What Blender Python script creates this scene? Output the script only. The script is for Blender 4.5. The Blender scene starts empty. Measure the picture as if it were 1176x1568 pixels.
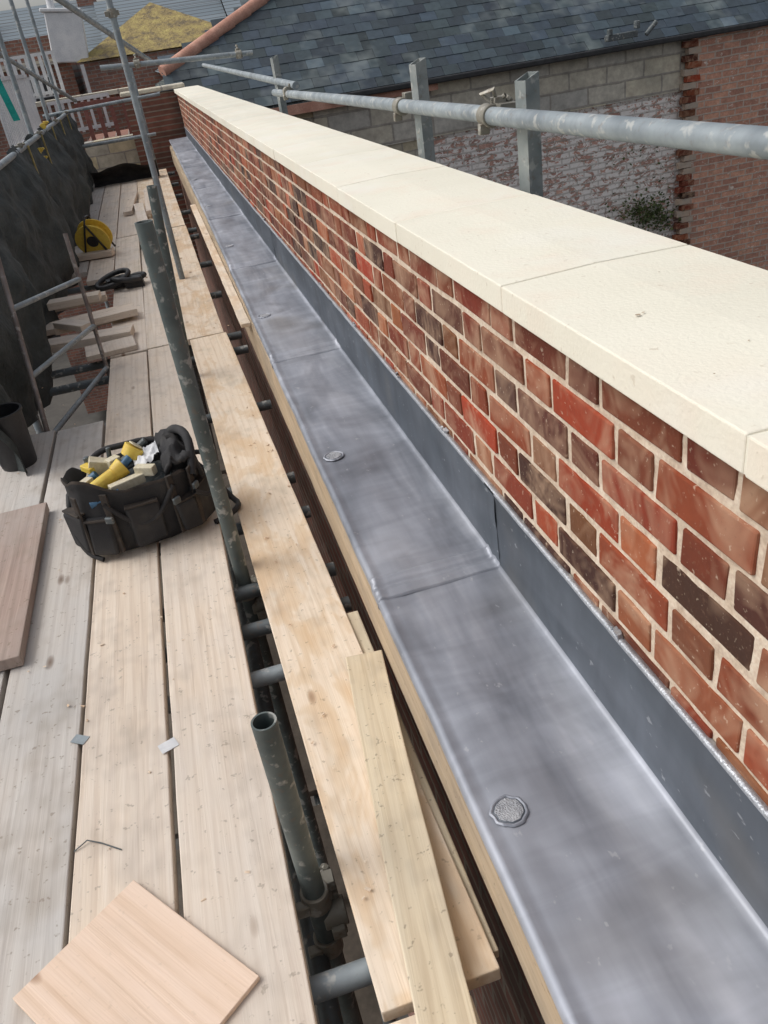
import bpy, bmesh, math, random
from mathutils import Vector, Matrix, noise
random.seed(7)
R=random.random
def U(a,b): return random.uniform(a,b)
scene=bpy.context.scene
col=scene.collection

# ------------------------------------------------------------------ materials
class M:
    def __init__(s,name):
        s.m=bpy.data.materials.new(name); s.m.use_nodes=True
        s.nt=s.m.node_tree; s.b=s.nt.nodes['Principled BSDF']; s._co=None
    def n(s,t,**k):
        x=s.nt.nodes.new(t)
        for a,v in k.items(): setattr(x,a,v)
        return x
    def l(s,a,b): s.nt.links.new(a,b)
    def co(s,scale=(1,1,1),rnd=True):
        if s._co is None:
            tc=s.n('ShaderNodeTexCoord'); out=tc.outputs['Object']
            if rnd:
                oi=s.n('ShaderNodeObjectInfo'); mu=s.n('ShaderNodeMath',operation='MULTIPLY'); mu.inputs[1].default_value=37.0
                s.l(oi.outputs['Random'],mu.inputs[0])
                va=s.n('ShaderNodeVectorMath',operation='ADD'); s.l(out,va.inputs[0]); s.l(mu.outputs[0],va.inputs[1]); out=va.outputs[0]
            s._co=out
        if scale==(1,1,1): return s._co
        mp=s.n('ShaderNodeMapping'); mp.inputs['Scale'].default_value=scale; s.l(s._co,mp.inputs[0]); return mp.outputs[0]
    def noise(s,scale,detail=4,vec=(1,1,1),dist=0,rough=.55):
        x=s.n('ShaderNodeTexNoise'); x.inputs['Scale'].default_value=scale; x.inputs['Detail'].default_value=min(detail,3)
        x.inputs['Distortion'].default_value=dist; x.inputs['Roughness'].default_value=rough
        s.l(s.co(vec),x.inputs['Vector']); return x.outputs['Fac']
    def ramp(s,fac,stops):
        x=s.n('ShaderNodeValToRGB'); e=x.color_ramp.elements
        while len(e)<len(stops): e.new(.5)
        for el,(p,c) in zip(e,stops):
            el.position=p; el.color=(c if isinstance(c,tuple) else (c,c,c))+(1,)
        s.l(fac,x.inputs[0]); return x.outputs[0]
    def mix(s,fac,a,b,mode='MIX'):
        x=s.n('ShaderNodeMix',data_type='RGBA',blend_type=mode)
        for sock,v in ((x.inputs[0],fac),(x.inputs[6],a),(x.inputs[7],b)):
            if isinstance(v,(int,float)): sock.default_value=v
            elif isinstance(v,tuple): sock.default_value=v+(1,)
            else: s.l(v,sock)
        return x.outputs[2]
    def set(s,color=None,rough=None,metal=None,bump=None,bs=.3,bd=.01):
        for nm,v in (('Base Color',color),('Roughness',rough),('Metallic',metal)):
            if v is None: continue
            if isinstance(v,tuple): s.b.inputs[nm].default_value=v+(1,)
            elif isinstance(v,(int,float)): s.b.inputs[nm].default_value=v
            else: s.l(v,s.b.inputs[nm])
        if bump is not None:
            x=s.n('ShaderNodeBump'); x.inputs['Strength'].default_value=bs; x.inputs['Distance'].default_value=bd
            s.l(bump,x.inputs['Height']); s.l(x.outputs[0],s.b.inputs['Normal'])
        return s.m

def simple(name,c1,c2,scale=8,rough=.7,metal=0,bs=.2,vec=(1,1,1),bd=.005):
    m=M(name); f=m.noise(scale,5,vec); c=m.ramp(f,[(.3,c1),(.7,c2)])
    g=m.noise(scale*9,2,vec)
    c=m.mix(.35,c,m.ramp(g,[(.3,.35),(.7,.75)]),'OVERLAY')
    return m.set(c,rough,metal,g,bs,bd)

def wood(name,light,mid,dark,weather=(.45,.44,.42),wam=.35,stain=None,stam=.0,dirt=.3,cath=.38):
    m=M(name)
    grain=m.noise(1,3,(48,1.6,48),dist=.4,rough=.65)
    wv=m.n('ShaderNodeTexWave',wave_type='BANDS',bands_direction='X'); m.l(m.co((5.5,.38,5)),wv.inputs['Vector'])
    wv.inputs['Scale'].default_value=1.5; wv.inputs['Distortion'].default_value=9; wv.inputs['Detail'].default_value=1; wv.inputs['Detail Scale'].default_value=.8
    c=m.ramp(grain,[(.22,dark),(.42,mid),(.7,light)])
    c=m.mix(m.ramp(wv.outputs['Fac'],[(.0,.0),(.75,.0),(1,cath)]),c,dark)
    big=m.noise(2.2,3,(1.5,.8,1),rough=.65)
    c=m.mix(m.ramp(big,[(.38,0.0),(.66,wam)]),c,weather)
    if stain:
        st=m.noise(5.5,3,(1.5,.55,1),dist=.5,rough=.6)
        c=m.mix(m.ramp(st,[(.49,0.0),(.53,stam*.55),(.64,stam)]),c,stain)
    vo=m.n('ShaderNodeTexVoronoi'); vo.inputs['Scale'].default_value=1; m.l(m.co((6.5,2.4,.01)),vo.inputs['Vector'])
    kn=m.ramp(vo.outputs['Distance'],[(.03,1.0),(.07,.5),(.10,0.0)])
    c=m.mix(kn,c,(dark[0]*.5,dark[1]*.42,dark[2]*.37))
    dn=m.noise(5,3,(1,.6,1),rough=.9)
    c=m.mix(m.ramp(dn,[(.50,0.0),(.74,dirt)]),c,(.25,.205,.16))
    dp=m.noise(48,2,(1,1,1),rough=.8)
    c=m.mix(m.ramp(dp,[(.64,0.0),(.70,dirt*1.1)]),c,(.19,.15,.11))
    oi=m.n('ShaderNodeObjectInfo')
    c=m.mix(.30,c,m.ramp(oi.outputs['Random'],[(0,.42),(1,.62)]),'OVERLAY')
    return m.set(c,.8,0,grain,.5,.004)

W_board=wood('weathered_board',(.76,.665,.565),(.68,.575,.465),(.52,.41,.315),(.59,.54,.49),.55,dirt=.38,cath=.3)
W_grey=wood('grey_board',(.57,.525,.475),(.51,.46,.41),(.34,.29,.25),(.47,.455,.435),.8,dirt=.5,cath=.45)
W_new=wood('new_board',(.78,.66,.52),(.72,.58,.44),(.54,.39,.26),(.68,.60,.51),.5,stain=(.56,.365,.20),stam=.6,dirt=.4,cath=.3)
W_batten=wood('batten_wood',(.70,.60,.44),(.62,.51,.35),(.46,.35,.22),(.55,.49,.40),.4,dirt=.5)
W_ply=wood('plywood',(.77,.59,.465),(.73,.54,.41),(.60,.42,.30),(.75,.60,.49),.5,dirt=.10,cath=.35)
W_red=wood('old_red_board',(.40,.30,.25),(.33,.24,.20),(.21,.15,.12),(.38,.34,.31),.6,dirt=.6)
W_osb=wood('fascia_ply',(.54,.43,.30),(.45,.34,.22),(.29,.21,.14),(.3,.25,.20),.5,dirt=.6)
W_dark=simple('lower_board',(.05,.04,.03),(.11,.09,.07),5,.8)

def galv(name,c1,c2,rough=.5,metal=.55,rust=.25):
    m=M(name); a=m.noise(9,5); b=m.noise(45,3)
    c=m.ramp(a,[(.3,c1),(.7,c2)])
    c=m.mix(m.ramp(b,[(.58,0.0),(.72,rust)]),c,(.20,.14,.10))
    c=m.mix(m.ramp(m.noise(28,3),[(.58,0.0),(.66,.5)]),c,(.55,.54,.5))
    return m.set(c,m.ramp(b,[(.3,rough-.1),(.7,rough+.15)]),metal,b,.25,.003)
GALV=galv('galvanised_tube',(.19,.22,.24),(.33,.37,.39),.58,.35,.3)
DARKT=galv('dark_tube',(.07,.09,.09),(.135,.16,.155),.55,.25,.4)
UNDERT=galv('darker_tube',(.07,.08,.08),(.13,.15,.16),.5,.3,.5)  # darker tube steel with rust blotches
COUP=galv('coupler_steel',(.20,.19,.16),(.34,.32,.27),.55,.5,.6)
YEL=simple('yellow_plastic',(.62,.42,.06),(.76,.56,.10),6,.5,0,.1)
BLACK=simple('black_plastic',(.012,.012,.014),(.03,.03,.032),10,.5,0,.2)
TURQ=simple('turquoise_webbing',(.0,.30,.28),(.02,.42,.38),10,.7)
WHITE=simple('white_paint',(.55,.56,.58),(.70,.70,.70),5,.6)
REDP=simple('red_oxide_paint',(.16,.05,.04),(.25,.10,.08),14,.6)
LADM=galv('ladder_tube',(.15,.12,.11),(.30,.27,.26),.5,.3,.5)

def colattr(name,kind):
    m=M(name); at=m.n('ShaderNodeAttribute',attribute_name='Col'); c=at.outputs['Color']
    if kind=='brick':
        n1=m.noise(16,3,rough=.7); n2=m.noise(80,2,rough=.7); n3=m.noise(6,3,dist=.8,rough=.75)
        c=m.mix(.32,c,m.ramp(n1,[(.3,.36),(.7,.70)]),'OVERLAY')
        c=m.mix(m.ramp(n3,[(.44,0.0),(.68,.5)]),c,(.54,.36,.235))
        c=m.mix(m.ramp(n2,[(.62,0.0),(.72,.35)]),c,(.20,.11,.07))
        c=m.mix(m.ramp(n2,[(.28,.45),(.36,0.0)]),c,(.6,.48,.36))
        return m.set(c,.95,0,n1,.7,.006)
    if kind=='slate':
        n1=m.noise(9,3); n2=m.noise(1.1,3,rough=.7)
        c=m.mix(.45,c,m.ramp(n1,[(.3,.3),(.7,.65)]),'OVERLAY')
        c=m.mix(m.ramp(n2,[(.52,0.0),(.72,.4)]),c,(.30,.34,.33))
        return m.set(c,.7,0,n1,.4,.01)
BRICK=colattr('brick','brick'); SLATE=colattr('slate','slate')

m=M('mortar'); a=m.noise(30,3); b=m.noise(160,2)
MORTAR=m.set(m.mix(.4,m.ramp(a,[(.3,(.50,.39,.29)),(.7,(.69,.58,.46))]),m.ramp(b,[(.3,.3),(.7,.7)]),'OVERLAY'),.95,0,a,.7,.008)

def bricktex(name,cols,mortar,bw,bh,plane='XZ',flake=None,flk=(.48,.6),mort=.012,grime=(.05,.045,.04),gr=.55,fs=2.6):
    m=M(name); tc=m.co((1,1,1),False)
    sp=m.n('ShaderNodeSeparateXYZ'); m.l(tc,sp.inputs[0]); cb=m.n('ShaderNodeCombineXYZ')
    m.l(sp.outputs['X' if plane[0]=='X' else 'Y'],cb.inputs[0]); m.l(sp.outputs['Z'],cb.inputs[1])
    va=m.n('ShaderNodeVectorMath',operation='MULTIPLY_ADD'); nz=m.n('ShaderNodeTexNoise'); nz.inputs['Scale'].default_value=5; nz.inputs['Detail'].default_value=2
    m.l(cb.outputs[0],nz.inputs['Vector']); m.l(nz.outputs['Color'],va.inputs[0]); va.inputs[1].default_value=(.03,.03,0); m.l(cb.outputs[0],va.inputs[2])
    bt=m.n('ShaderNodeTexBrick'); m.l(va.outputs[0],bt.inputs['Vector'])
    bt.inputs['Scale'].default_value=1; bt.inputs['Brick Width'].default_value=bw; bt.inputs['Row Height'].default_value=bh
    bt.inputs['Mortar Size'].default_value=mort; bt.inputs['Mortar Smooth'].default_value=.3
    bt.inputs['Color1'].default_value=cols[0]+(1,); bt.inputs['Color2'].default_value=cols[1]+(1,); bt.inputs['Mortar'].default_value=mortar+(1,)
    c=m.mix(.5,bt.outputs['Color'],m.ramp(m.noise(7,3,rough=.7),[(.3,.32),(.7,.80)]),'OVERLAY')
    c=m.mix(m.ramp(m.noise(.7,3,rough=.7),[(.5,0.0),(.7,gr)]),c,grime)
    if flake:
        fl=m.noise(fs,3,(1,1,1.8),dist=.6,rough=.9)
        c=m.mix(m.ramp(fl,[(flk[0],0.0),(flk[0]+.03,.9),(flk[1]+.2,.95)]),c,flake)
        c=m.mix(m.ramp(m.noise(4,3,rough=.8),[(.59,0.0),(.68,.45)]),c,(.34,.30,.22))
        c=m.mix(.45,c,m.ramp(m.noise(24,3,rough=.8),[(.3,.28),(.7,.78)]),'OVERLAY')
        c=m.mix(m.ramp(bt.outputs['Fac'],[(.3,0.0),(1,.45)]),c,(mortar[0]*.8,mortar[1]*.8,mortar[2]*.8))
    return m.set(c,.92,0,bt.outputs['Fac'],.6,.03)
BR_low=bricktex('lower_brick',((.26,.10,.07),(.15,.07,.05)),(.25,.2,.16),.225,.075,'YZ')
BR_back=bricktex('yard_brick',((.56,.29,.20),(.36,.18,.13)),(.52,.41,.34),.34,.115,flake=(.72,.60,.52),flk=(.62,.72),mort=.016,gr=.3,grime=(.16,.12,.10),fs=6)
BR_paint=bricktex('flaking_painted_brick',((.55,.32,.25),(.40,.23,.19)),(.42,.35,.30),.30,.105,flake=(.88,.84,.80),flk=(.46,.54),mort=.018,gr=.25,grime=(.2,.18,.15),fs=4)
BR_block=bricktex('old_blockwork',((.46,.44,.40),(.56,.50,.39)),(.34,.31,.27),.75,.30,mort=.02,gr=.4,grime=(.18,.17,.15))
BR_yel=bricktex('yellow_stock_blockwork',((.54,.45,.28),(.36,.35,.32)),(.32,.29,.25),.45,.20,gr=.4,grime=(.15,.14,.12))
BR_far=bricktex('terrace_brick',((.32,.15,.105),(.21,.11,.085)),(.28,.24,.21),.23,.08)
m=M('mossy_tiles'); c=m.ramp(m.noise(3,3,rough=.75),[(.35,(.14,.11,.07)),(.5,(.29,.22,.09)),(.68,(.42,.34,.12))])
MOSSY=m.set(c,.9,0,m.noise(14,3),1,.04)
TERRA=simple('terracotta',(.38,.18,.13),(.55,.31,.23),5,.85,0,.5)

m=M('coping_limestone'); a=m.noise(2.2,3,(1,1,1)); b=m.noise(120,2)
c=m.ramp(a,[(.3,(.72,.685,.57)),(.55,(.77,.735,.62)),(.75,(.78,.70,.58))])
c=m.mix(m.ramp(m.noise(5,3,rough=.7),[(.52,0.0),(.68,.22)]),c,(.74,.57,.45))
c=m.mix(m.ramp(m.noise(60,3),[(.66,0.0),(.72,.45)]),c,(.52,.44,.34))
c=m.mix(m.ramp(m.noise(3.3,3),[(.5,0.0),(.7,.35)]),c,(.80,.785,.73))
STONE=m.set(c,.85,0,b,.35,.003)

def leadmat(name,c1,c2,c3,rlo,rhi,metal):
    m=M(name)
    s1=m.noise(1,3,(5,1.1,3),dist=1.2); s2=m.noise(1,3,(40,2.5,10)); s3=m.noise(3.5,3,(1,1,1),dist=1.0,rough=.6)
    s4=m.noise(1,3,(3,16,4),dist=.8)
    c=m.ramp(s1,[(.28,c1),(.5,c2),(.74,c3)])
    c=m.mix(.55,c,m.ramp(s3,[(.3,.32),(.7,.70)]),'OVERLAY')
    c=m.mix(.14,c,m.ramp(s2,[(.3,.25),(.7,.75)]),'OVERLAY')
    c=m.mix(.20,c,m.ramp(s4,[(.35,.3),(.7,.72)]),'OVERLAY')
    c=m.mix(m.ramp(m.noise(2.1,2,rough=.6),[(.60,0.0),(.74,.55)]),c,(.17,.155,.135))
    c=m.mix(m.ramp(m.noise(50,3,(1,.6,1)),[(.67,0.0),(.72,.4)]),c,(.5,.51,.53))
    return m.set(c,m.ramp(s3,[(.3,rlo),(.7,rhi)]),metal,s3,.25,.008)
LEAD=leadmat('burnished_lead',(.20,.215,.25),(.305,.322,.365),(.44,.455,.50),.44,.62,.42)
LEADUP=leadmat('upstand_lead',(.06,.072,.088),(.09,.105,.125),(.13,.145,.17),.5,.65,.3)  # darker: new unburnished lead, plus dark reflections painted into the colour
SEAL=simple('bright_lead_edge',(.35,.37,.40),(.5,.52,.55),30,.42,.6,.4)
SOLDER=simple('solder',(.26,.27,.30),(.52,.53,.55),40,.55,.4,.9)
GROUND=simple('ground_mat',(.05,.048,.045),(.09,.085,.075),.6,.95)
NET=simple('debris_net_fabric',(.018,.024,.024),(.065,.075,.074),5,.85,0,.7,bd=.01)
m=M('bag_fabric'); w=m.noise(260,2)
BAG=m.set(m.ramp(m.noise(9,3),[(.3,(.014,.014,.016)),(.6,(.034,.033,.034)),(.8,(.08,.07,.06))]),.85,0,w,.5,.002)
BAGT=simple('bag_trim',(.02,.017,.015),(.06,.045,.035),30,.8)
m=M('leaf_green'); LEAF=m.set(m.ramp(m.noise(6,3),[(.3,(.03,.05,.015)),(.7,(.09,.11,.03))]),.8)

# ------------------------------------------------------------------ mesh helpers
def obj(name,bm,mats,parent=None,smooth=False,angle=40,bevel=0,seg=1):
    me=bpy.data.meshes.new(name); bm.to_mesh(me); bm.free()
    o=bpy.data.objects.new(name,me); col.objects.link(o)
    for mt in (mats if isinstance(mats,(list,tuple)) else [mats]): me.materials.append(mt)
    if smooth:
        me.shade_smooth(); me.set_sharp_from_angle(angle=math.radians(angle))
    if bevel:
        b=o.modifiers.new('bevel','BEVEL'); b.width=bevel; b.segments=seg; b.limit_method='ANGLE'
    if parent: o.parent=parent
    return o
def empty(name):
    o=bpy.data.objects.new(name,None); col.objects.link(o); o.empty_display_size=.1; return o
def box(bm,c,s,rot=None,mi=0,jit=0):
    vs=[]
    for dx in(-.5,.5):
        for dy in(-.5,.5):
            for dz in(-.5,.5):
                v=Vector((dx*s[0],dy*s[1],dz*s[2]))
                if jit: v+=Vector((U(-jit,jit),U(-jit,jit),U(-jit,jit)))
                if rot is not None: v=rot@v
                vs.append(bm.verts.new(v+Vector(c)))
    fs=[]
    for q in((0,1,3,2),(4,6,7,5),(0,4,5,1),(2,3,7,6),(0,2,6,4),(1,5,7,3)):
        f=bm.faces.new([vs[i] for i in q]); f.material_index=mi; fs.append(f)
    return fs
def cyl(bm,p1,p2,r,seg=20,r2=None,hollow=0,mi=0,caps=True):
    p1=Vector(p1);p2=Vector(p2); d=(p2-p1).normalized(); r2=r if r2 is None else r2
    a=d.orthogonal().normalized(); b=d.cross(a)
    def ring(p,rr): return [bm.verts.new(p+a*rr*math.cos(2*math.pi*i/seg)+b*rr*math.sin(2*math.pi*i/seg)) for i in range(seg)]
    def br(A,B):
        for i in range(seg):
            f=bm.faces.new((A[i],A[(i+1)%seg],B[(i+1)%seg],B[i])); f.material_index=mi
    A=ring(p1,r);B=ring(p2,r2); br(A,B)
    if hollow:
        C=ring(p2,r2-hollow); D=ring(p2-d*.25,r2-hollow); br(B,C); br(C,D)
        f=bm.faces.new(D); f.material_index=mi
        f=bm.faces.new(A[::-1]); f.material_index=mi
    elif caps:
        f=bm.faces.new(A[::-1]); f.material_index=mi; f=bm.faces.new(B); f.material_index=mi
def tube_obj(name,p1,p2,mat=GALV,parent=None,r=.0242,hollow=.004):
    bm=bmesh.new(); c=(Vector(p1)+Vector(p2))/2
    cyl(bm,Vector(p1)-c,Vector(p2)-c,r,24,hollow=hollow)
    bmesh.ops.recalc_face_normals(bm,faces=bm.faces)
    o=obj(name,bm,mat,parent,True,35); o.location=c; return o
def sweep(bm,pts,r,seg=8,mi=0):
    prev=None; pts=[Vector(p) for p in pts]
    for i,p in enumerate(pts):
        d=(pts[min(i+1,len(pts)-1)]-pts[max(i-1,0)]).normalized()
        a=d.cross(Vector((0.13,0.21,1))).normalized(); b=d.cross(a)
        rg=[bm.verts.new(p+a*r*math.cos(2*math.pi*k/seg)+b*r*math.sin(2*math.pi*k/seg)) for k in range(seg)]
        if prev:
            for k in range(seg):
                f=bm.faces.new((prev[k],prev[(k+1)%seg],rg[(k+1)%seg],rg[k])); f.material_index=mi
        prev=rg
def board(name,x0,x1,y0,y1,ztop,mat,skew=0,th=.038,rot=0,bend=.003,tilt=0,parent=None):
    L=y1-y0; n=max(2,int(L/.12)); w=x1-x0
    bm=bmesh.new(); prev=None; ph=U(0,6)
    for i in range(n+1):
        t=i/n; y=-L/2+L*t; bx=math.sin(t*3.1+ph)*bend; bz=math.sin(t*5+ph)*bend*.6
        e1=.0018*noise.noise((y*5,ph*9,0)); e2=.0018*noise.noise((y*5,ph*9,7))
        rg=[bm.verts.new((sx*w/2+bx+(e1 if sx<0 else e2),y+(U(-.002,.002) if i in(0,n) else 0),sz+bz)) for sx,sz in((-1,0),(1,0),(1,-th),(-1,-th))]
        if prev:
            for k in range(4): bm.faces.new((prev[k],rg[k],rg[(k+1)%4],prev[(k+1)%4]))
        else: bm.faces.new(rg)
        prev=rg
    bm.faces.new(prev[::-1])
    bmesh.ops.recalc_face_normals(bm,faces=bm.faces)
    o=obj(name,bm,mat,parent,bevel=.003,seg=2)
    o.location=((x0+x1)/2,(y0+y1)/2,ztop); o.rotation_euler=(tilt,0,rot+skew); return o
def setcol(bm,faces,c):
    ly=bm.loops.layers.color.get('Col') or bm.loops.layers.color.new('Col')
    for f in faces:
        for lp in f.loops: lp[ly]=(c[0],c[1],c[2],1)
R3=Matrix.Rotation

# ------------------------------------------------------------------ parapet wall
pw=empty('brick_parapet_wall')
COLS=[(.52,.235,.125),(.46,.195,.11),(.56,.28,.16),(.40,.185,.115),(.29,.155,.11),(.54,.31,.19),(.50,.23,.13),(.44,.20,.12),(.47,.27,.17),(.54,.20,.10),(.46,.18,.10),(.24,.14,.11)]
bm=bmesh.new(); bm.loops.layers.color.new('Col')
YE=14.6; XW=.565
for k in range(8):
    zt=-.488-.075*k; y=-1.2+(.169 if k%2 else 0)+U(-.01,.01); j=0
    while y<YE-.2:
        Lb=.215 if j%2==0 else .1025
        c=random.choice(COLS); s=U(.80,1.12); c=tuple(v*s*U(.95,1.05) for v in c)
        fs=box(bm,(XW+.045+U(-.0015,.002),y+Lb/2,zt-.0325-.004),(.09,Lb+U(-.006,.0),.0625+U(-.003,.0015)),jit=.0018)
        setcol(bm,fs,c); y+=Lb+.0115; j+=1
obj('bricks',bm,BRICK,pw,bevel=.0035,seg=2)
bm=bmesh.new()
g=[]; ny=900; nz=40
for i in range(ny+1):
    y=-1.2+(YE+1.2)*i/ny
    g.append([bm.verts.new((.5690+.0016*noise.noise((y*14,-k*.37,0))+.0012*noise.noise((y*40,-k*1.3,0)),y,-.484-.632*k/nz)) for k in range(nz+1)])
for i in range(ny):
    for k in range(nz): bm.faces.new((g[i][k],g[i][k+1],g[i+1][k+1],g[i+1][k]))
obj('mortar_bed',bm,MORTAR,pw,True,80)
bm=bmesh.new()
box(bm,(.76,YE/2-.6,-4.8),(.254,YE+1.2,8.62)); obj('wall_core',bm,BR_low,pw)

sp=.698; yj=.681-sp*3
while yj<YE-.1:
    bm=bmesh.new(); L=sp-.004
    x0,x1=.540,.921; zt=-.434; zb=-.486
    n=8; prev=None
    for q in range(n+1):
        y=-L/2+L*q/n
        rg=[bm.verts.new((a,y,b)) for a,b in((x0,zb),(x0,zt-.001),((x0+x1)/2,zt+.004),(x1,zt),(x1,zb))]
        if prev:
            for kk in range(5): bm.faces.new((prev[kk],rg[kk],rg[(kk+1)%5],prev[(kk+1)%5]))
        else: bm.faces.new(rg)
        prev=rg
    bm.faces.new(prev[::-1]); bmesh.ops.recalc_face_normals(bm,faces=bm.faces)
    o=obj('coping_stone',bm,STONE,None,bevel=.0025,seg=2)
    o.location=(U(-.0012,.0012),yj+sp/2,U(-.0008,.0008)); yj+=sp
YEC=yj
bm=bmesh.new(); box(bm,(.7305,YEC/2-.4,-.4605),(.378,YEC+.8,.0475)); obj('coping_joint_mortar',bm,STONE,pw)
bm=bmesh.new()
for (x,y,s) in((.64,1.08,.005),(.652,1.085,.003),(.78,1.25,.002),(.70,.9,.002),(.62,1.6,.002),(.82,1.9,.003),(.6,.83,.002)):
    vs=[bm.verts.new((x+s*math.cos(k)*U(.6,1.2),y+s*.8*math.sin(k)*U(.6,1.2),-.4288)) for k in (0,1,2,3,4,5)]; bm.faces.new(vs)
obj('coping_chips',bm,W_osb,pw)

# ------------------------------------------------------------------ lead gutter
gut=empty('lead_gutter')
def xl(y): return .236+.0058*min(max(y,0),7)
ys=[-1.2,1.60,3.38,5.16,6.94,8.72,10.5,12.3,14.4]
Z0=-1.172; ST=.010
for i in range(len(ys)-1):
    z0=Z0+ST*i; zl=z0-ST; a,b=ys[i],ys[i+1]
    st=a-.06 if i>0 else a; L=b-st
    yl=[]; y=st
    while y<b: yl.append(y); y+=(.003 if y<a+.06 and i>0 else .02)
    yl.append(b)
    bm=bmesh.new(); prev=None
    for y in yl:
        if i>0:
            t=min(max((y-a+.012)/.020,0),1); t=t*t*(3-2*t)
            zz=zl+.0055+(z0-zl-.0055)*t
            zz+=.0055*math.exp(-((y-a-.016)/.007)**2)
            zz-=.0035*math.exp(-((y-a+.010)/.005)**2)
            zz+=.0035*math.exp(-((y-a+.030)/.007)**2)
            zz+=.0020*noise.noise((y*20,i,0))
            if y==st: zz-=.008
        else: zz=z0
        X=xl(y)+.0022*noise.noise((y*3.1,i*7,0))+.0012*noise.noise((y*11,i,3))-(.002 if (i>0 and y<a) else 0)
        prof=[(X+.016,-.055),(X+.010,-.036),(X+.002,-.028),(X-.003,-.014),(X-.001,-.003),(X+.006,.003),(X+.014,.003),(X+.024,-.001)]
        xr=.548; m_=26
        for k in range(1,m_):
            xx=X+.024+(xr-X-.024)*k/m_
            dz=.0050*noise.noise((xx*5,y*2.2,i*3))+.0034*noise.noise((xx*9,y*7,5))+.0009*math.sin(xx*40+3*noise.noise((y*2,0,0)))
            if i>0 and y<a+.03: dz=dz*.4+.002*noise.noise((xx*14,i*5,3))
            w=min(1,min(k,m_-k)/4); prof.append((xx,dz*w))
        prof+=[(xr,.0),(xr+.005,.003),(xr+.008,.009)]
        vs=[bm.verts.new((px,y,zz+pz)) for px,pz in prof]
        up=[]; zb=zz+.009; ztop=-.958+.005*noise.noise((y*2.3,4,4))+.003*noise.noise((y*9,1,4))
        for k in range(1,8):
            t=k/8; wob=.003*noise.noise((y*4,t*2,9+i))+.0015*noise.noise((y*13,t*5,9+i))
            up.append((xr+.008-.001*t+wob-(.002 if i%2 else 0),zb+(ztop-zb)*t))
        up+=[(xr+.005,ztop-.005),(xr+.005,ztop+.0),(xr+.008,ztop+.003),(xr+.013,ztop+.003),(xr+.020,ztop-.001)]
        vs+=[bm.verts.new((px,y,pz)) for px,pz in up]
        if prev:
            for k in range(len(vs)-1):
                f=bm.faces.new((prev[k],vs[k],vs[k+1],prev[k+1]))
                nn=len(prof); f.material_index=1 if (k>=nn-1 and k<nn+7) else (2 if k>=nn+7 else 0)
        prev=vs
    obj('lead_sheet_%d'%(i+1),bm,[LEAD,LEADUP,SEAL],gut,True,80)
for (dx,dy,i) in((.298,.876,0),(.308,2.33,1),(.32,4.0,2),(.325,5.75,3),(.33,7.5,4),(.33,9.3,5)):
    bm=bmesh.new(); r=.030; rings=[(0,.0005),(r*.3,.001),(r*.6,.0006),(r*.80,.001),(r*.88,-.001),(r*.94,.0012),(r*1.03,.0013),(r*1.1,-.0015)]
    prev=None; c=bm.verts.new((0,0,rings[0][1])); NN=40
    for rr,zz in rings[1:]:
        rg=[bm.verts.new((rr*math.cos(2*math.pi*k/NN)*(1+.12*noise.noise((3*math.cos(k*6.283/NN),3*math.sin(k*6.283/NN),dy))),rr*math.sin(2*math.pi*k/NN)*(1+.12*noise.noise((3*math.cos(k*6.283/NN),3*math.sin(k*6.283/NN),dy+4))),zz+.0005*U(-1,1))) for k in range(NN)]
        for k in range(NN):
            if prev: f=bm.faces.new((prev[k],prev[(k+1)%NN],rg[(k+1)%NN],rg[k]))
            else: f=bm.faces.new((c,rg[k],rg[(k+1)%NN]))
            f.material_index=0 if rr<r*.85 else (1 if rr<r*.9 else 2)
        prev=rg
    bmesh.ops.recalc_face_normals(bm,faces=bm.faces)
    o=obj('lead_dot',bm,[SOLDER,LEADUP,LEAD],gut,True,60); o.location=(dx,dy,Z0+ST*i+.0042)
bm=bmesh.new()
for y in [.98,1.9,2.35,2.95,3.6,4.7,5.4]:
    for q in range(3):
        yy=y+q*.012; box(bm,(.560+U(-.001,.002),yy,-.953+U(-.002,.002)),(.008,.014,.006),jit=.003)
obj('lead_wedges',bm,SEAL,gut,True,60)
bm=bmesh.new()
box(bm,(.405,6.6,-1.20),(.28,15.6,.02)); obj('gutter_board',bm,W_osb,gut)
board('fascia_board',.258,.276,-1,14.4,-1.205,W_osb,th=.24,bend=.001)
board('plywood_packer',.205,.257,4.2,8.4,-1.225,W_new,th=.02,bend=.001)
lw=empty('brick_house')
bm=bmesh.new(); box(bm,(.452,6.7,-5.23),(.32,15.8,7.5)); obj('house_wall',bm,BR_low,lw)

# ------------------------------------------------------------------ deck boards
DZ=-1.48
def bd(x0,x1,y0,y1,mat=None,dz=0,skew=0):
    board('scaffold_board',x0,x1,y0,y1,DZ+dz,mat or W_board,skew=skew)
bd(-.561,-.345,-.9,4.95,skew=-.0008); bd(-.331,-.112,-.9,4.97,skew=.001,dz=.003)
bd(-.795,-.573,-.9,3.98,W_grey,dz=-.002); bd(-1.026,-.805,-.9,3.99,W_grey); bd(-1.258,-1.036,-.9,3.6,W_grey)
bd(-.568,-.347,4.98,8.9,skew=.004); bd(-.337,-.115,5.0,8.92)
bd(-.57,-.348,8.95,14.2); bd(-.338,-.115,8.96,14.2,W_new,dz=.002); bd(-.80,-.58,7.2,14.2); bd(-1.03,-.812,7.6,14.2,W_grey)
sk=math.atan((.085)/4.2)
board('scaffold_board',-.036,.189,.80,4.98,DZ,W_new,skew=sk)
board('scaffold_board',-.055,.16,-.9,.78,DZ-.004,W_new)
board('scaffold_board',-.095,.13,5.0,8.9,DZ+.002,W_new,skew=.004)
board('scaffold_board',-.10,.12,8.95,14.2,DZ,W_new)
board('plank',.105,.243,.84,1.95,DZ-.012,W_batten,th=.03)
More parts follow.
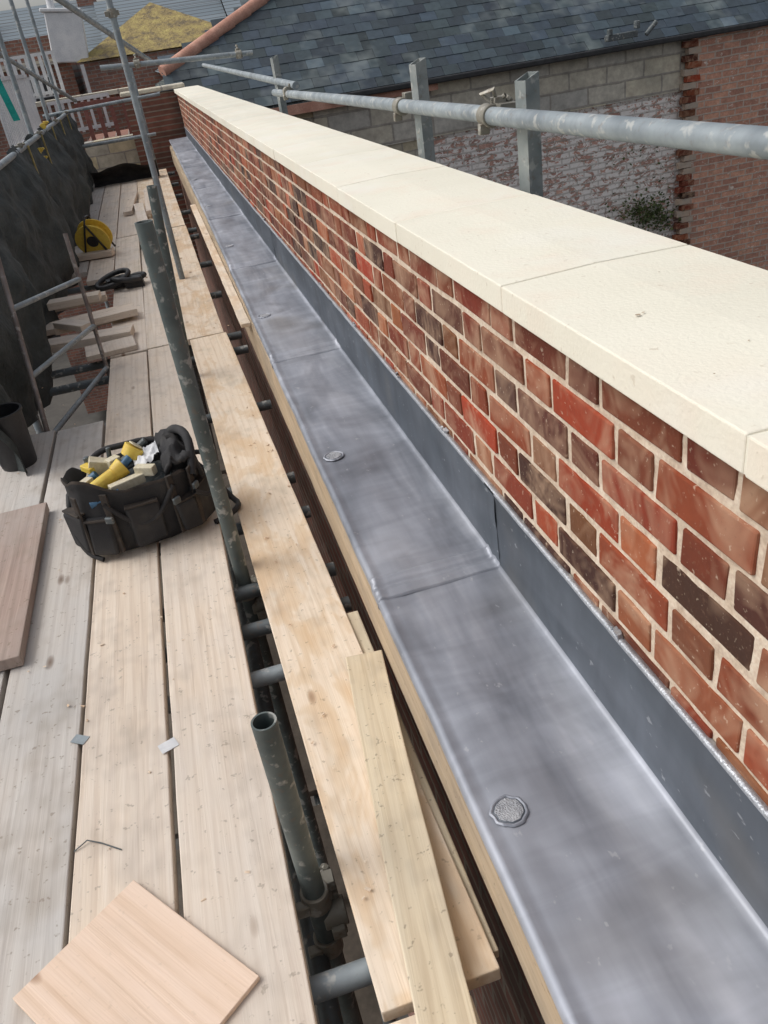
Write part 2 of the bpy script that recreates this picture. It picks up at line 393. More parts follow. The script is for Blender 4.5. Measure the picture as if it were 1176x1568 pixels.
board('timber_batten',.090,.190,.55,1.69,DZ+.044,W_batten,skew=-math.atan(.10/.95),th=.04).location.x=.145
def plank(name,c,L,w,th,rot,mat):
    return board(name,c[0]-w/2,c[0]+w/2,c[1]-L/2,c[1]+L/2,c[2],mat,th=th,rot=rot,bend=.001)
for c,L,w,th,rot in [((-.72,5.35,DZ+.06),.62,.16,.05,1.45),((-.66,5.75,DZ+.075),.55,.2,.045,1.72),((-.80,6.15,DZ+.13),.36,.12,.05,1.5),((-.78,5.55,DZ+.11),.3,.1,.04,.7),
                     ((-.80,6.35,DZ+.07),.4,.12,.05,1.6),((-.72,6.0,DZ+.0),.7,.2,.04,1.5),((-.55,5.1,DZ+.035),.22,.30,.03,.1),((-.78,8.1,DZ+.06),.4,.14,.05,1.4),((-.30,9.6,DZ+.05),2.2,.11,.045,.03),((-.42,11,DZ+.05),1.6,.1,.045,-.05),((-.2,10.6,DZ+.09),1.8,.09,.04,.0)]:
    plank('timber_offcut',c,L,w,th,rot,W_board)
board('old_plank',-.985,-.754,2.11,3.11,DZ+.04,W_red,th=.038)
bm=bmesh.new()
P=[(-.425,1.226),(-.1945,.929),(-.4215,.751),(-.652,1.048)]
cx=sum(p[0] for p in P)/4; cy=sum(p[1] for p in P)/4
e=Vector((P[1][0]-P[0][0],P[1][1]-P[0][1]))
box(bm,(0,0,0),(.288,.376,.012)); o=obj('plywood_offcut',bm,W_ply,bevel=.001)
o.location=(cx,cy,DZ+.0115); o.rotation_euler=(0,0,math.atan2(e.y,e.x)+math.pi/2)
bm=bmesh.new()
box(bm,(-.339,1.60,DZ+.006),(.045,.035,.0015),R3(.35,3,'Z')); obj('paper_label',bm,WHITE)
bm=bmesh.new(); box(bm,(-.566,1.72,DZ+.003),(.042,.028,.0015),R3(-.6,3,'Z')); obj('metal_tag',bm,GALV)
bm=bmesh.new(); sweep(bm,[(-.56,1.36,DZ+.004),(-.53,1.375,DZ+.01),(-.50,1.36,DZ+.005),(-.455,1.325,DZ+.004)],.0016); obj('wire_offcut',bm,UNDERT)
bm=bmesh.new()
for q in range(130):
    x=random.choice([U(-1,-.12),U(0,.18)]);y=U(.9,6); s=U(.002,.006)
    box(bm,(x,y,DZ+.005),(s,s*U(.5,3),.002),R3(U(0,3),3,'Z'),jit=.001)
obj('wood_shavings',bm,W_new)

# ------------------------------------------------------------------ scaffold
sc=empty('scaffold')
def coupler(p,axis,par,mat=COUP):
    bm=bmesh.new(); a=Vector(axis).normalized(); cyl(bm,-a*.026,a*.026,.031,20)
    s=a.orthogonal().normalized(); t=a.cross(s)
    box(bm,s*.042,(.036,.036,.03)); cyl(bm,s*.03+t*.02,s*.075+t*.02,.007,8); cyl(bm,s*.060+t*.02,s*.074+t*.02,.0125,6)
    box(bm,-s*.036+t*.01,(.03,.022,.03))
    bmesh.ops.recalc_face_normals(bm,faces=bm.faces)
    o=obj('coupler',bm,mat,par,True,35,bevel=.002); o.location=p; return o
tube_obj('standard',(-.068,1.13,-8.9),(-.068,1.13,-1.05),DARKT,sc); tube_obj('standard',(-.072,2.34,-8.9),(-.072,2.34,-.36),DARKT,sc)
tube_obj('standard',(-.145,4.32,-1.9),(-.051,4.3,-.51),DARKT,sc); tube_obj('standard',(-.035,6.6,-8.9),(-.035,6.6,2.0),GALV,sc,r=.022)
for x,y in((-.068,1.13),(-.072,2.34)):
    coupler((x,y,DZ-.10),(0,0,1),sc); coupler((x,y,-1.74),(0,0,1),sc); coupler((x+.03,y,DZ-.17),(1,0,0),sc)
for y in (2.0,5.2,9.7,11.8,13.9): tube_obj('standard',(-1.14,y,-8.9),(-1.14,y,1.0 if y>9 else .1),GALV,sc)
tube_obj('standard',(-.02,13.9,-8.9),(-.02,13.9,.0),GALV,sc)
for y in (.1,.92,1.84,2.07,2.29,2.72,3.02,3.85,4.80,5.12,6.2,7.3,8.6,8.98,10.2,11.6,12.8,14.1):
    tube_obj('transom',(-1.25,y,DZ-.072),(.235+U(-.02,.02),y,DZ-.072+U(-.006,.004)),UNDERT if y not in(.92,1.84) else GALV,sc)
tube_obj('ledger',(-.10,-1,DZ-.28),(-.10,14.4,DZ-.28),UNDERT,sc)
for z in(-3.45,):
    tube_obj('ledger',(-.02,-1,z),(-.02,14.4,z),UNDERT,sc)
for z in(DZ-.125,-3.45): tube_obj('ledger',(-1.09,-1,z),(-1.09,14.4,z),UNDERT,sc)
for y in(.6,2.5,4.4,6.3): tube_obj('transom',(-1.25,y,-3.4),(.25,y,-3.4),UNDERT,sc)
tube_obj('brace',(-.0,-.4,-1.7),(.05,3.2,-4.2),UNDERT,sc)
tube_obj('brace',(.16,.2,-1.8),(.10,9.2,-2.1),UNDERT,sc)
tube_obj('guard_rail',(-1.09,1.2,-.50),(-1.09,14.6,-.50),GALV,sc)
tube_obj('guard_rail',(-1.09,7.2,-.98),(-1.09,14.6,-.98),GALV,sc)
tube_obj('end_rail',(-1.4,13.85,-.48),(.3,13.85,-.44),GALV,sc)
tube_obj('end_rail',(-1.4,13.85,-.95),(.1,13.85,-.95),GALV,sc)
tube_obj('diagonal_brace',(-.62,6.4,.66),(.25,11,-.03),GALV,sc)
tube_obj('diagonal_brace',(-1.3,9.7,.35),(-.9,13.9,-.35),GALV,sc)
tube_obj('cross_rail',(-.25,8,-.0),(1.02,8,-.065),GALV,sc,r=.021)
for p,ax in [((-1.1,8.1,-.49),(0,1,0)),((-1.1,9.7,-.5),(0,1,0)),((-1.1,11.8,-.5),(0,1,0)),((-1.1,13.8,-.5),(0,1,0)),((-.035,6.6,0.3),(0,0,1)),((.05,8,-.01),(1,0,0)),((.9,8,-.06),(1,0,0))]: coupler(p,ax,sc)
coupler((-1.08,9.2,-.62),(0,1,0),sc,YEL); coupler((-1.08,9.25,-.7),(0,1,0),sc,YEL); coupler((-1.08,10.4,-.45),(0,1,0),sc,YEL)
bm=bmesh.new()
for k in range(5):
    y=8.4+k*1.3; sweep(bm,[(-1.05,y+.02*j,-.5-.09*j+U(-.01,.01)) for j in range(8)],.010)
obj('rope_ties',bm,simple('rope',(.25,.2,.08),(.4,.34,.16),20,.9),sc,True,60)
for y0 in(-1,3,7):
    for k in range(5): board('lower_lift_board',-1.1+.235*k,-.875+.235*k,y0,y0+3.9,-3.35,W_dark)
bm=bmesh.new()
pts=[(-1.17,8.55,.42),(-1.16,8.6,.25),(-1.15,8.62,.05),(-1.13,8.7,-.15),(-1.12,8.8,-.3)]
for a,b in zip(pts,pts[1:]):
    a=Vector(a);b=Vector(b); f=[bm.verts.new(a+Vector((-.03,0,0))),bm.verts.new(a+Vector((.03,.01,0))),bm.verts.new(b+Vector((.03,.01,0))),bm.verts.new(b+Vector((-.03,0,0)))]; bm.faces.new(f)
o=obj('lifting_strap',bm,TURQ); s=o.modifiers.new('s','SOLIDIFY'); s.thickness=.006

rg=empty('handrail')
tube_obj('rail_tube',(.945,-.6,-.218),(.945,2.42,-.268),GALV,rg,r=.0242)
tube_obj('rail_tube',(.947,2.42,-.266),(.945,6.6,-.322),GALV,rg,r=.0235)
tube_obj('rail_tube',(.99,5.9,-.27),(.97,13.2,-.16),GALV,rg)
for y,z in((2.42,-.267),(3.32,-.28),(6.0,-.30)): coupler((.945,y,z),(0,1,0.02),rg)
bm=bmesh.new(); sweep(bm,[(.95,2.42,-.23),(.93,2.43,-.21),(.955,2.40,-.2),(.97,2.42,-.235),(.99,2.40,-.22)],.007)
box(bm,(.985,2.40,-.265),(.06,.06,.05),jit=.006)
obj('coupler_bolt',bm,COUP,rg,True,50)
POST=galv('post_steel',(.17,.20,.20),(.32,.34,.33),.6,.3,.4)
for x,y,z in((.995,2.26,-.172),(.995,3.22,-.135),(1.0,6.7,-.10)):
    bm=bmesh.new(); w=.023
    rings=[]
    for zz,ww in((-7.5,w),(z,w),(z,w-.004),(z-.3,w-.004)):
        rings.append([bm.verts.new((sx*ww,sy*ww,zz+ (0.008*sx if zz==z else 0))) for sx,sy in((-1,-1),(1,-1),(1,1),(-1,1))])
    for A,B in zip(rings,rings[1:]):
        for k in range(4): bm.faces.new((A[k],A[(k+1)%4],B[(k+1)%4],B[k]))
    bm.faces.new(rings[-1]); bmesh.ops.recalc_face_normals(bm,faces=bm.faces)
    o=obj('post',bm,POST,rg); o.location=(x,y,0); o.rotation_euler=(0,0,.25)

ld=empty('ladder')
A0=Vector((-.86,4.02,-1.62));A1=Vector((-.86,4.46,-.66));B0=Vector((-.575,4.80,-1.55));B1=Vector((-.575,4.92,-.74))
def stl(name,p,q,mt,r=.016): return tube_obj(name,p,q,mt,ld,r=r,hollow=.002)
stl('rail_left',A0-(A1-A0)*2,A1,LADM,.013); stl('rail_right',B0-(B1-B0)*2,B1,LADM,.012)
for t in(-.5,-.2,.08,.38,.70): stl('rung',A0.lerp(A1,t),B0.lerp(B1,t),GALV,.014)
bm=bmesh.new()
box(bm,(-.78,4.35,-2.3),(.3,.5,.25),R3(.3,3,'Z')); box(bm,(-.7,4.6,-2.0),(.5,.1,.04),R3(.5,3,'Z')); obj('storage_crate',bm,GALV,bevel=.01)

bm=bmesh.new(); prof=[(.0,0),(.075,0),(.078,.01),(.092,.25),(.098,.252),(.098,.262),(.088,.262),(.074,.02),(0,.02)]
prev=None
for r_,z_ in prof:
    rgv=[bm.verts.new((max(r_,.0005)*math.cos(k*math.pi/14),max(r_,.0005)*math.sin(k*math.pi/14),z_)) for k in range(28)]
    if prev:
        for k in range(28): bm.faces.new((prev[k],prev[(k+1)%28],rgv[(k+1)%28],rgv[k]))
    prev=rgv
bmesh.ops.recalc_face_normals(bm,faces=bm.faces)
o=obj('black_bucket',bm,BLACK,None,True,40); o.location=(-.935,3.66,DZ)

bm=bmesh.new(); nx=260; nz=34; g=[]
for i in range(nx+1):
    y=3.5+10.9*i/nx; row=[]
    for k in range(nz+1):
        t=k/nz; z=-.47-1.10*t+.03*math.sin(y*5)*(1-t)
        bul=.16*math.sin(t*2.6)*(.7+1.1*noise.noise((y*1.1,0,2)))+.09*noise.noise((y*3,t*3,1))*(t+.2)+.05*abs(noise.noise((y*6+t*3,t*4,7)))+.02*noise.noise((y*16,t*12,7))
        row.append(bm.verts.new((-1.12+bul+.06*t,y,z+.06*t*noise.noise((y*2,9,0)))))
    g.append(row)
for i in range(nx):
    for k in range(nz): bm.faces.new((g[i][k],g[i+1][k],g[i+1][k+1],g[i][k+1]))
obj('debris_netting',bm,NET,None,True,80)
bm=bmesh.new(); g=[]
for i in range(31):
    row=[]
    for k in range(11):
        t=k/10; x=-.95+.95*i/30
        row.append(bm.verts.new((x,13.2+.25*math.sin(t*2.6)+.05*noise.noise((x*5,t*3,0)),DZ+.30*(1-t)*(.8+.3*noise.noise((x*3,0,0)))+.01)))
    g.append(row)
for i in range(30):
    for k in range(10): bm.faces.new((g[i][k],g[i+1][k],g[i+1][k+1],g[i][k+1]))
obj('tarpaulin',bm,BAG,None,True,80)

# ------------------------------------------------------------------ tool bag
bag=empty('tool_bag')
def sell(th,a,b,n=3.2):
    c,s=math.cos(th),math.sin(th); return (a*math.copysign(abs(c)**(2/n),c), b*math.copysign(abs(s)**(2/n),s))
bm=bmesh.new(); NS=96; prev=None
levels=[(.0,.178,.110),(.012,.196,.126),(.05,.212,.14),(.10,.219,.147),(.15,.220,.149),(.19,.215,.146),(.215,.219,.150),(.232,.224,.155),(.240,.220,.151),(.232,.210,.141),(.20,.203,.133),(.12,.2,.13)]
for li,(z,a,b) in enumerate(levels):
    ring=[]
    for k in range(NS):
        th=2*math.pi*k/NS; x,y=sell(th,a,b,2.7)
        w=1+.075*noise.noise((x*8,y*8,z*7))+.035*noise.noise((x*25,y*25,z*22))
        dz=.028*math.sin(th*2+.6)*min(1,z/.2)+.022*noise.noise((math.cos(th)*2,math.sin(th)*2,3))*min(1,z/.2)*2
        ring.append(bm.verts.new((x*w,y*w,z+dz)))
    if prev:
        for k in range(NS):
            f=bm.faces.new((prev[k],prev[(k+1)%NS],ring[(k+1)%NS],ring[k])); f.material_index=1 if li in(8,) else 0
    else: bm.faces.new(ring[::-1])
    prev=ring
bm.faces.new(prev); bmesh.ops.recalc_face_normals(bm,faces=bm.faces)
obj('shell',bm,[BAG,BAGT],bag,True,50)
bm=bmesh.new()
PK=[(-1.57,.11,.14,.03),(-1.05,.07,.11,.035),(-2.1,.09,.12,.03),(-.45,.08,.13,.03),(-2.75,.09,.14,.03),(0.1,.1,.13,.035),(3.1,.09,.14,.03),(1.57,.12,.14,.03)]
for k,(th,w,h,d) in enumerate(PK):
    x,y=sell(th,.213,.141); nrm=Vector((math.cos(th)*.7,math.sin(th),0)).normalized(); ang=math.atan2(nrm.y,nrm.x)-math.pi/2
    box(bm,Vector((x,y,.03+h/2))+nrm*d*.3,(w,d,h),R3(ang+U(-.08,.08),3,'Z')@R3(U(-.06,.06),3,'Y'),jit=.008)
obj('pockets',bm,BAG,bag,True,60,bevel=.013,seg=3)
bm=bmesh.new()
for k,(th,w,h,d) in enumerate(PK[:5]):
    x,y=sell(th,.213,.141); nrm=Vector((math.cos(th)*.7,math.sin(th),0)).normalized(); ang=math.atan2(nrm.y,nrm.x)-math.pi/2
    box(bm,Vector((x,y,.028+h))+nrm*d*.33,(w,d+.004,.007),R3(ang,3,'Z'),jit=.001)
for th in(-1.25,-1.85,-.8,-2.45):
    x,y=sell(th,.224,.152); box(bm,(x*1.03,y*1.05,.13),(.022,.008,.20),R3(math.atan2(y,x)-math.pi/2,3,'Z'),jit=.003)
obj('webbing',bm,BAGT,bag,bevel=.001)
bm=bmesh.new()
for th,z in((-1.25,.15),(-1.85,.15),(-.8,.17)):
    x,y=sell(th,.232,.168); box(bm,(x*1.03,y*1.05,z),(.03,.012,.022),R3(math.atan2(y,x)-math.pi/2,3,'Z'))
obj('buckles',bm,UNDERT,bag,bevel=.003)
bm=bmesh.new()
def strap(pts,w=.016):
    P=[Vector(p) for p in pts]
    for _ in range(2):
        Q=[P[0]]
        for a,b in zip(P,P[1:]): Q+=[a.lerp(b,.25),a.lerp(b,.75)]
        Q.append(P[-1]); P=Q
    sweep(bm,P,w*.5,8)
arc=lambda p,q,h,n=14:[Vector(p).lerp(Vector(q),t/n)+Vector((0,0,h*math.sin(math.pi*t/n))) for t in range(n+1)]
strap(arc((-.11,-.158,.2),(.12,-.158,.2),-.10)); strap([(-.14,.13,.22),(-.08,.15,.25),(.0,.14,.25),(.08,.14,.25),(.14,.12,.23)],.02)
strap([(.20,.0,.21),(.25,-.03,.23),(.27,-.08,.17),(.24,-.13,.11),(.18,-.165,.16)]); strap([(.21,.02,.15),(.27,.03,.09),(.31,.0,.02),(.33,-.05,.012),(.28,-.10,.012),(.22,-.12,.012)],.02)
strap([(.12,.13,.22),(.18,.10,.28),(.215,.0,.29),(.21,-.09,.26),(.19,-.13,.2)],.03)
strap([(-.21,-.03,.2),(-.24,-.05,.12),(-.22,-.1,.03),(-.17,-.14,.012)])
obj('handles',bm,BAG,bag,True,60)
bm=bmesh.new(); g=[]
for i in range(19):
    row=[]
    for k in range(15):
        s,t=i/18,k/14
        row.append(bm.verts.new((.105+.125*s+.014*noise.noise((s*4,t*4,1)),-.115+.24*t,.232+.055*math.sin(s*2.9)-.07*s*s+.04*noise.noise((s*3,t*5,6))+.014*noise.noise((s*9,t*11,6)))))
    g.append(row)
for i in range(18):
    for k in range(14): bm.faces.new((g[i][k],g[i+1][k],g[i+1][k+1],g[i][k+1]))
o=obj('lid_flap',bm,BAG,bag,True,70); s_=o.modifiers.new('s','SOLIDIFY'); s_.thickness=.012
bm=bmesh.new()
sweep(bm,[(-.17,-.085,.19),(-.13,-.07,.215),(-.09,-.055,.225),(-.05,-.04,.235)],.024,12)
cyl(bm,(-.05,-.04,.235),(-.015,-.03,.25),.026,20,r2=.031)
cyl(bm,(.015,.055,.235),(.04,.06,.265),.036,24); box(bm,(-.13,.06,.235),(.03,.06,.02),R3(.5,3,'Z'))
bmesh.ops.recalc_face_normals(bm,faces=bm.faces); obj('yellow_tools',bm,YEL,bag,True,40,bevel=.002)
IV=simple('ivory_plastic',(.52,.46,.32),(.62,.56,.42),12,.5)
bm=bmesh.new(); box(bm,(-.10,.065,.21),(.08,.055,.09),R3(.4,3,'Y'),jit=.003); box(bm,(-.045,.045,.215),(.045,.035,.08),R3(.5,3,'Z'))
cyl(bm,(.042,.062,.266),(.046,.063,.270),.025,22); box(bm,(-.02,-.09,.215),(.12,.03,.03),R3(.3,3,'Z'))
box(bm,(.05,-.075,.235),(.07,.03,.03),R3(-.6,3,'Z')); box(bm,(-.15,-.01,.215),(.05,.03,.03),R3(.8,3,'Z'))
bmesh.ops.recalc_face_normals(bm,faces=bm.faces); obj('ivory_tools',bm,IV,bag,bevel=.004,seg=2)
bm=bmesh.new(); g=[]
for i in range(15):
    row=[]
    for k in range(9):
        s,t=i/14,k/8; row.append(bm.verts.new((.02+.09*s,-.07+.11*t+.04*s,.235+.02*noise.noise((s*4,t*4,2))+.008*noise.noise((s*11,t*9,2))+.025*s)))
    g.append(row)
for i in range(14):
    for k in range(8): bm.faces.new((g[i][k],g[i+1][k],g[i+1][k+1],g[i][k+1]))
obj('crumpled_paper',bm,WHITE,bag,True,70)
bm=bmesh.new(); cyl(bm,(-.15,-.115,.19),(-.05,-.12,.205),.014,12); cyl(bm,(-.18,.03,.19),(-.11,.02,.225),.014,12); cyl(bm,(-.03,.0,.23),(.01,.02,.25),.013,12)
BLUE=simple('blue_grip',(.03,.09,.18),(.06,.16,.26),8,.5); obj('blue_handles',bm,BLUE,bag,True,40)
bm=bmesh.new(); cyl(bm,(-.15,.0,.2),(.02,.02,.225),.009,10); cyl(bm,(-.02,.10,.21),(.08,.10,.26),.013,10); cyl(bm,(-.12,.09,.17),(-.13,.10,.26),.012,10); cyl(bm,(-.06,.11,.2),(-.05,.115,.265),.009,10)
box(bm,(-.02,.0,.16),(.3,.18,.06),jit=.01)
obj('steel_tools',bm,UNDERT,bag,bevel=.003)
bag.location=(-.365,2.76,DZ); bag.rotation_euler=(0,0,math.radians(6)); bag.scale=(1.04,1.08,1.14)

cr=empty('cable_reel')
bm=bmesh.new()
for x in(-.05,.05): cyl(bm,(x-.006,0,0),(x+.006,0,0),.15,36)
cyl(bm,(-.05,0,0),(.05,0,0),.10,30); bmesh.ops.recalc_face_normals(bm,faces=bm.faces); obj('drum',bm,YEL,cr,True,40,bevel=.003)
bm=bmesh.new(); cyl(bm,(-.062,0,0),(.062,0,0),.05,24)
sweep(bm,[(-.075,-.12,-.15),(-.075,0,.17),(0,.0,.2),(.075,0,.17),(.075,.12,-.15)],.009)
sweep(bm,[(.075,-.12,-.15),(.075,0,.17)],.009); sweep(bm,[(-.075,.12,-.15),(-.075,0,.17)],.009)
obj('frame',bm,BLACK,cr,True,40)
cr.location=(-.72,8.15,DZ+.17); cr.rotation_euler=(0,-.35,1.3); cr.scale=(1.05,1.05,1.05)
bm=bmesh.new()
for c,r_,tl in (((0,0,.05),.13,.3),((.1,-.05,.04),.1,-.2),((.17,.02,.03),.07,.1)):
    sweep(bm,[Vector(c)+Vector((r_*math.cos(t*.35),r_*.7*math.sin(t*.35),.03+tl*r_*math.sin(t*.35+1))) for t in range(19)],.02)
box(bm,(.15,-.02,.04),(.14,.1,.08),jit=.012); box(bm,(.02,.03,.04),(.16,.1,.07),R3(.4,3,'Z'),jit=.012)
o=obj('safety_harness',bm,BLACK,None,True,60); o.location=(-.55,6.7,DZ)

# ------------------------------------------------------------------ slate roofed house
hs=empty('slate_roof_house')
p=math.atan(.84); cp,sp_=math.cos(p),math.sin(p)
ey,ez=15.0,-.93; bm=bmesh.new(); bm.loops.layers.color.new('Col')
def hipx(y): return .66+(y-15.9)*2.03
rot=R3(p-.028,3,'X'); gau=.215; rn=0
while rn*gau*cp<4.0:
    s=rn*gau; yy=ey+s*cp; zz=ez+s*sp_; x=-1.5+(.15 if rn%2 else 0)
    while x<15.5:
        if x>max(hipx(yy)-.12,.35):
            v=U(.82,1.18); c=(.22*v,.265*v,.295*v*U(.95,1.06))
            if R()<.12: c=tuple(q*1.2 for q in c)
            fs=box(bm,(x+.15,yy+.20*cp+U(-.006,.006),zz+.20*sp_+.016),(.293,.40,.009),rot); setcol(bm,fs,c)
        x+=.30
    rn+=1
obj('slates',bm,SLATE,hs)
bm=bmesh.new()
def quad(bm,*ps,mi=0):
    f=bm.faces.new([bm.verts.new(q) for q in ps]); f.material_index=mi; return f
quad(bm,(.3,15,ez-.03),(16,15,ez-.03),(16,19,ez-.03+3.36),(6.95,19,ez-.03+3.36),(.3,15.72,ez-.03+.6)); obj('roof_deck',bm,DARKT,hs)
m=M('left_slates'); bt=m.n('ShaderNodeTexBrick'); mp=m.n('ShaderNodeCombineXYZ'); spx=m.n('ShaderNodeSeparateXYZ'); m.l(m.co((1,1,1),False),spx.inputs[0]); m.l(spx.outputs['Y'],mp.inputs[0]); m.l(spx.outputs['Z'],mp.inputs[1]); m.l(mp.outputs[0],bt.inputs[0])
bt.inputs['Scale'].default_value=1; bt.inputs['Brick Width'].default_value=.3; bt.inputs['Row Height'].default_value=.11; bt.inputs['Mortar Size'].default_value=.008
bt.inputs['Color1'].default_value=(.16,.20,.23,1); bt.inputs['Color2'].default_value=(.21,.25,.28,1); bt.inputs['Mortar'].default_value=(.05,.05,.05,1)
LS=m.set(bt.outputs['Color'],.7)
def hz(x): return ez+.80*(x+1.2)/1.93
bm=bmesh.new(); quad(bm,(.5,15.84,hz(.5)-.01),(6.9,19,hz(6.9)-.01),(6.9,20,hz(6.9)-.01),(.5,23,hz(.5)-.01)); obj('hip_slope',bm,LS,hs)
bm=bmesh.new(); h0=Vector((-1.2,15,ez+.03)); hd=Vector((1.93,.95,.80)); hd.normalize(); q=1.98
while q<8.6:
    a=h0+hd*q; b=h0+hd*(q+.42); cyl(bm,a+Vector((0,0,.015)),b,.095,14,r2=.11); q+=.40
bmesh.ops.recalc_face_normals(bm,faces=bm.faces); obj('hip_tiles',bm,TERRA,hs,True,50)
bm=bmesh.new(); box(bm,(9.2,14.93,ez-.03),(12.4,.12,.09)); obj('eaves_gutter',bm,BLACK,hs,bevel=.02,seg=2)
bm=bmesh.new(); box(bm,(3.0,15.02,ez-.10),(3.9,.10,.15)); obj('terracotta_eaves_course',bm,TERRA,hs)
bm=bmesh.new(); box(bm,(9,15.3,ez-.50),(12.5,.3,.85)); obj('block_band',bm,BR_block,hs)
bm=bmesh.new(); box(bm,(10.25,15.34,-5.5),(11.3,.3,8.0)); obj('painted_wall',bm,BR_paint,hs)
bm=bmesh.new(); box(bm,(1.8,15.33,-5.0),(5.7,.3,8.0)); obj('stock_brick_wall',bm,BR_yel,hs)
bm=bmesh.new(); box(bm,(1.5,15.31,-5.0),(.34,.3,7.9)); box(bm,(3.35,15.27,-1.9),(.8,.3,.12)); obj('quoins',bm,BR_block,hs)
bm=bmesh.new(); box(bm,(.55,19.4,-5.0),(.5,7.4,8.2)); obj('side_wall',bm,BR_far,hs)
bm=bmesh.new(); box(bm,(8.35,14.85,ez+.16),(.62,.12,.10),R3(.1,3,'Z')); cyl(bm,(8.1,14.8,ez+.2),(8.1,14.8,ez+.3),.05); box(bm,(8.62,14.8,ez+.3),(.08,.1,.12)); cyl(bm,(8.8,14.8,ez+.12),(9.0,14.8,ez+.3),.04)
obj('eaves_bracket',bm,UNDERT,hs,bevel=.01)
bm=bmesh.new(); n=90; prev=None
for i in range(n+1):
    x=9.92+7*i/n; zt=ez-.09+.02*noise.noise((x*3,0,0))
    rgv=[bm.verts.new(v) for v in((x-.15,15.0,-9),(x,15.0,zt),(x,15.14,zt),(x-.15,15.14,-9))]
    if prev:
        for k in range(3): bm.faces.new((prev[k],rgv[k],rgv[k+1],prev[k+1]))
    else: bm.faces.new(rgv)
    prev=rgv
bmesh.ops.recalc_face_normals(bm,faces=bm.faces); obj('yard_brick_wall',bm,BR_back)
bm=bmesh.new(); bm.loops.layers.color.new('Col')
for k in range(64):
    c=random.choice(COLS); fs=box(bm,(9.86+(.07 if k%2 else -.02)+U(-.02,.02)-.00,15.05,ez-.16-.115*k),(.26,.13,.1),jit=.006)
    s=U(.7,1.1); setcol(bm,fs,(tuple(v*s for v in c) if R()<.6 else (.65,.6,.55)))
obj('quoin_bricks',bm,BRICK,hs)
bm=bmesh.new()
for q in range(700):
    a=random.gauss(0,.30);b=random.gauss(0,.16)
    c=Vector((9.15+a,15.10-abs(random.gauss(0,.07)),-3.95+b-.2*a)); s=U(.02,.045)
    if q%7==0: c=Vector((U(8.2,10),15.12,-3.4+U(-.9,.9)))
    rt=R3(U(0,6),3,'X')@R3(U(0,6),3,'Z')
    bm.faces.new([bm.verts.new(c+rt@Vector(v)*s) for v in((-1,0,0),(0,-.6,0),(1,0,0),(0,.7,.2))])
obj('wall_creeper_plant',bm,LEAF)

# ------------------------------------------------------------------ far background left
fh=empty('mossy_roof_house')
bm=bmesh.new(); ap=(.85,25,1.25); B=[(-1.2,22.6,.18),(2.9,22.6,.18),(2.9,27.5,.18),(-1.2,27.5,.18)]
for k in range(4): quad(bm,B[k],B[(k+1)%4],ap)
obj('roof',bm,MOSSY,fh)
bm=bmesh.new(); box(bm,(.85,25,-4.4),(3.8,4.6,9.1)); obj('walls',bm,BR_far,fh)
tb=empty('brick_terrace_house')
bm=bmesh.new(); box(bm,(-1.2,20.2,-4.75),(1.9,.4,8.5)); box(bm,(-2.6,26,-3.9),(2.4,4,9.5)); obj('walls',bm,BR_far,tb)
bm=bmesh.new(); box(bm,(-1.15,20.1,-.46),(2.0,.6,.08)); box(bm,(-2.6,23.9,.3),(2.5,.2,.12)); obj('coping',bm,BR_block,tb)
bm=bmesh.new(); box(bm,(-2.2,23.96,-.4),(.6,.08,.9)); box(bm,(-3.1,23.96,-.4),(.6,.08,.9)); obj('window_frames',bm,WHITE,tb)
bm=bmesh.new(); 
for xx in(-2.2,-3.1):
    box(bm,(xx,23.91,-.2),(.5,.03,.38)); box(bm,(xx,23.91,-.62),(.5,.03,.38))
obj('window_glass',bm,BLACK,tb)
bm=bmesh.new(); box(bm,(-1.25,23,.70),(.8,.5,1.0),R3(.12,3,'Y')); box(bm,(-1.22,23,1.24),(.9,.6,.08),R3(.12,3,'Y'))
for k in(-.2,.15): cyl(bm,(-1.22+k,23,1.28),(-1.2+k,23,1.55),.09,14,r2=.075)
obj('white_rendered_chimney',bm,WHITE,bevel=.02)
def fence(pts,h,nb,post=.05):
    bm=bmesh.new(); a,b=Vector(pts[0]),Vector(pts[1])
    d=(b-a); ang=math.atan2(d.y,d.x)
    for k in range(nb+1): box(bm,a.lerp(b,k/nb)+Vector((0,0,h/2)),(post,.03,h),R3(ang,3,'Z'))
    for zz in(.06,h-.03): box(bm,(a+b)/2+Vector((0,0,zz)),(d.length,.045,.06),R3(ang,3,'Z'))
    return obj('white_fence',bm,WHITE)
fence([(-1.75,19.0,-1.05),(-.6,19.03,-1.05)],.62,9,.055)
fence([(-2.05,14.5,-.95),(-2.05,19.5,-.95)],1.05,26,.07)
fence([(-2.6,20.5,-.35),(-1.5,20.5,-.35)],.8,8,.07)
bm=bmesh.new()
for k in range(5): box(bm,(-.95+.22*k,16.5,-1.2),(.07,.07,1.5))
box(bm,(-.5,16.5,-.5),(1.2,.05,.08)); obj('red_railings',bm,REDP)
bm=bmesh.new(); box(bm,(-.35,17.8,-4.6),(1.5,1.5,7)); obj('brick_outbuilding',bm,BR_far)
bm=bmesh.new(); box(bm,(.2,14.9,-4.9),(.9,.4,8.9)); obj('end_brick_pier',bm,BR_low)
bm=bmesh.new(); box(bm,(.22,14.9,-.40),(1.0,.5,.06)); obj('pier_capstone',bm,BR_block,bevel=.01)
dt=empty('distant_terrace')
bm=bmesh.new(); bmr=bmesh.new(); bmw=bmesh.new()
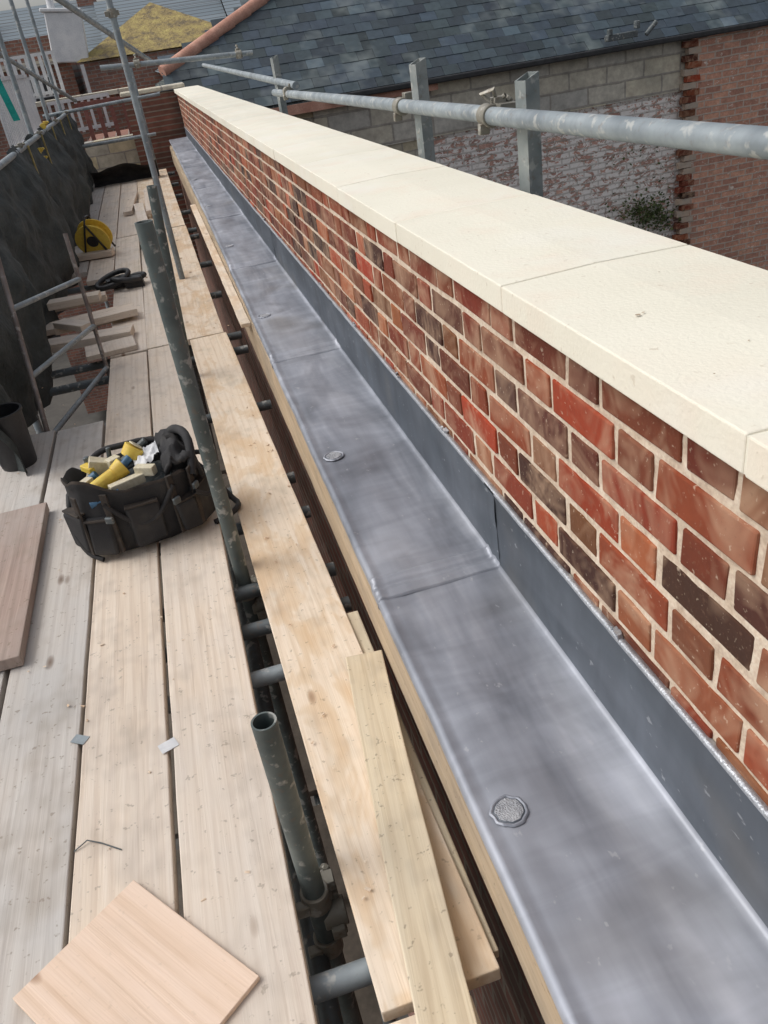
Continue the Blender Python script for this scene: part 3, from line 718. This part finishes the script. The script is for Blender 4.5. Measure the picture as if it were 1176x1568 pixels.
for k in range(7):
    x=-12+4.5*k; y=38+U(-2,2); h=U(.9,1.6)
    box(bm,(x,y,-4.5+h/2),(4.4,6,9+h-2))
    quad(bmr,(x-2.25,y-3.1,h-.9),(x+2.25,y-3.1,h-.9),(x+2.25,y,h+.9),(x-2.25,y,h+.9)); quad(bmr,(x-2.25,y+3.1,h-.9),(x+2.25,y+3.1,h-.9),(x+2.25,y,h+.9),(x-2.25,y,h+.9))
    box(bm,(x+2.0,y,h+.6),(.7,.9,1.6))
    for j in(-1,1): box(bmw,(x+j,y-3.02,-.4),(.9,.06,1.2))
obj('walls',bm,BR_far,dt); obj('roofs',bmr,LS,dt); obj('windows',bmw,WHITE,dt)
bm=bmesh.new(); quad(bm,(-400,-400,-9),(400,-400,-9),(400,400,-9),(-400,400,-9)); obj('ground',bm,GROUND)

# ------------------------------------------------------------------ light, world, camera
w=bpy.data.worlds.new('World'); scene.world=w; w.use_nodes=True; nt=w.node_tree
sky=nt.nodes.new('ShaderNodeTexSky'); sky.sky_type='NISHITA'; sky.sun_disc=False
el,az=math.radians(50),math.radians(-75)
sky.sun_elevation=el; sky.sun_rotation=az; sky.air_density=1.0; sky.dust_density=4; sky.ozone_density=1
hs_=nt.nodes.new('ShaderNodeHueSaturation'); hs_.inputs['Saturation'].default_value=.32
nt.links.new(sky.outputs[0],hs_.inputs['Color']); nt.links.new(hs_.outputs[0],nt.nodes['Background'].inputs[0])
nt.nodes['Background'].inputs[1].default_value=.15
sl=bpy.data.lights.new('sun','SUN'); sl.energy=1.4; sl.angle=math.radians(45); sl.color=(1,.97,.93)
so=bpy.data.objects.new('sun',sl); col.objects.link(so)
d=Vector((math.sin(az)*math.cos(el),math.cos(az)*math.cos(el),math.sin(el)))
so.rotation_euler=d.to_track_quat('Z','Y').to_euler()

cam=bpy.data.cameras.new('camera'); co_=bpy.data.objects.new('camera',cam); col.objects.link(co_)
cam.sensor_fit='VERTICAL'; cam.sensor_height=36; cam.lens=36*1244/1568; cam.clip_start=.05; cam.clip_end=1500
X=Vector((.9550,.2498,-.1599));F=Vector((-.2634,.4664,-.8445));F.normalize();Uv=Vector((-.1364,.8487,.5110))
Uv=(Uv-F*Uv.dot(F)).normalized(); X=F.cross(Uv)
mat=Matrix((X,F,Uv)).to_4x4(); co_.matrix_world=mat
scene.camera=co_
scene.view_settings.view_transform='Standard'; scene.view_settings.look='None'; scene.view_settings.exposure=0
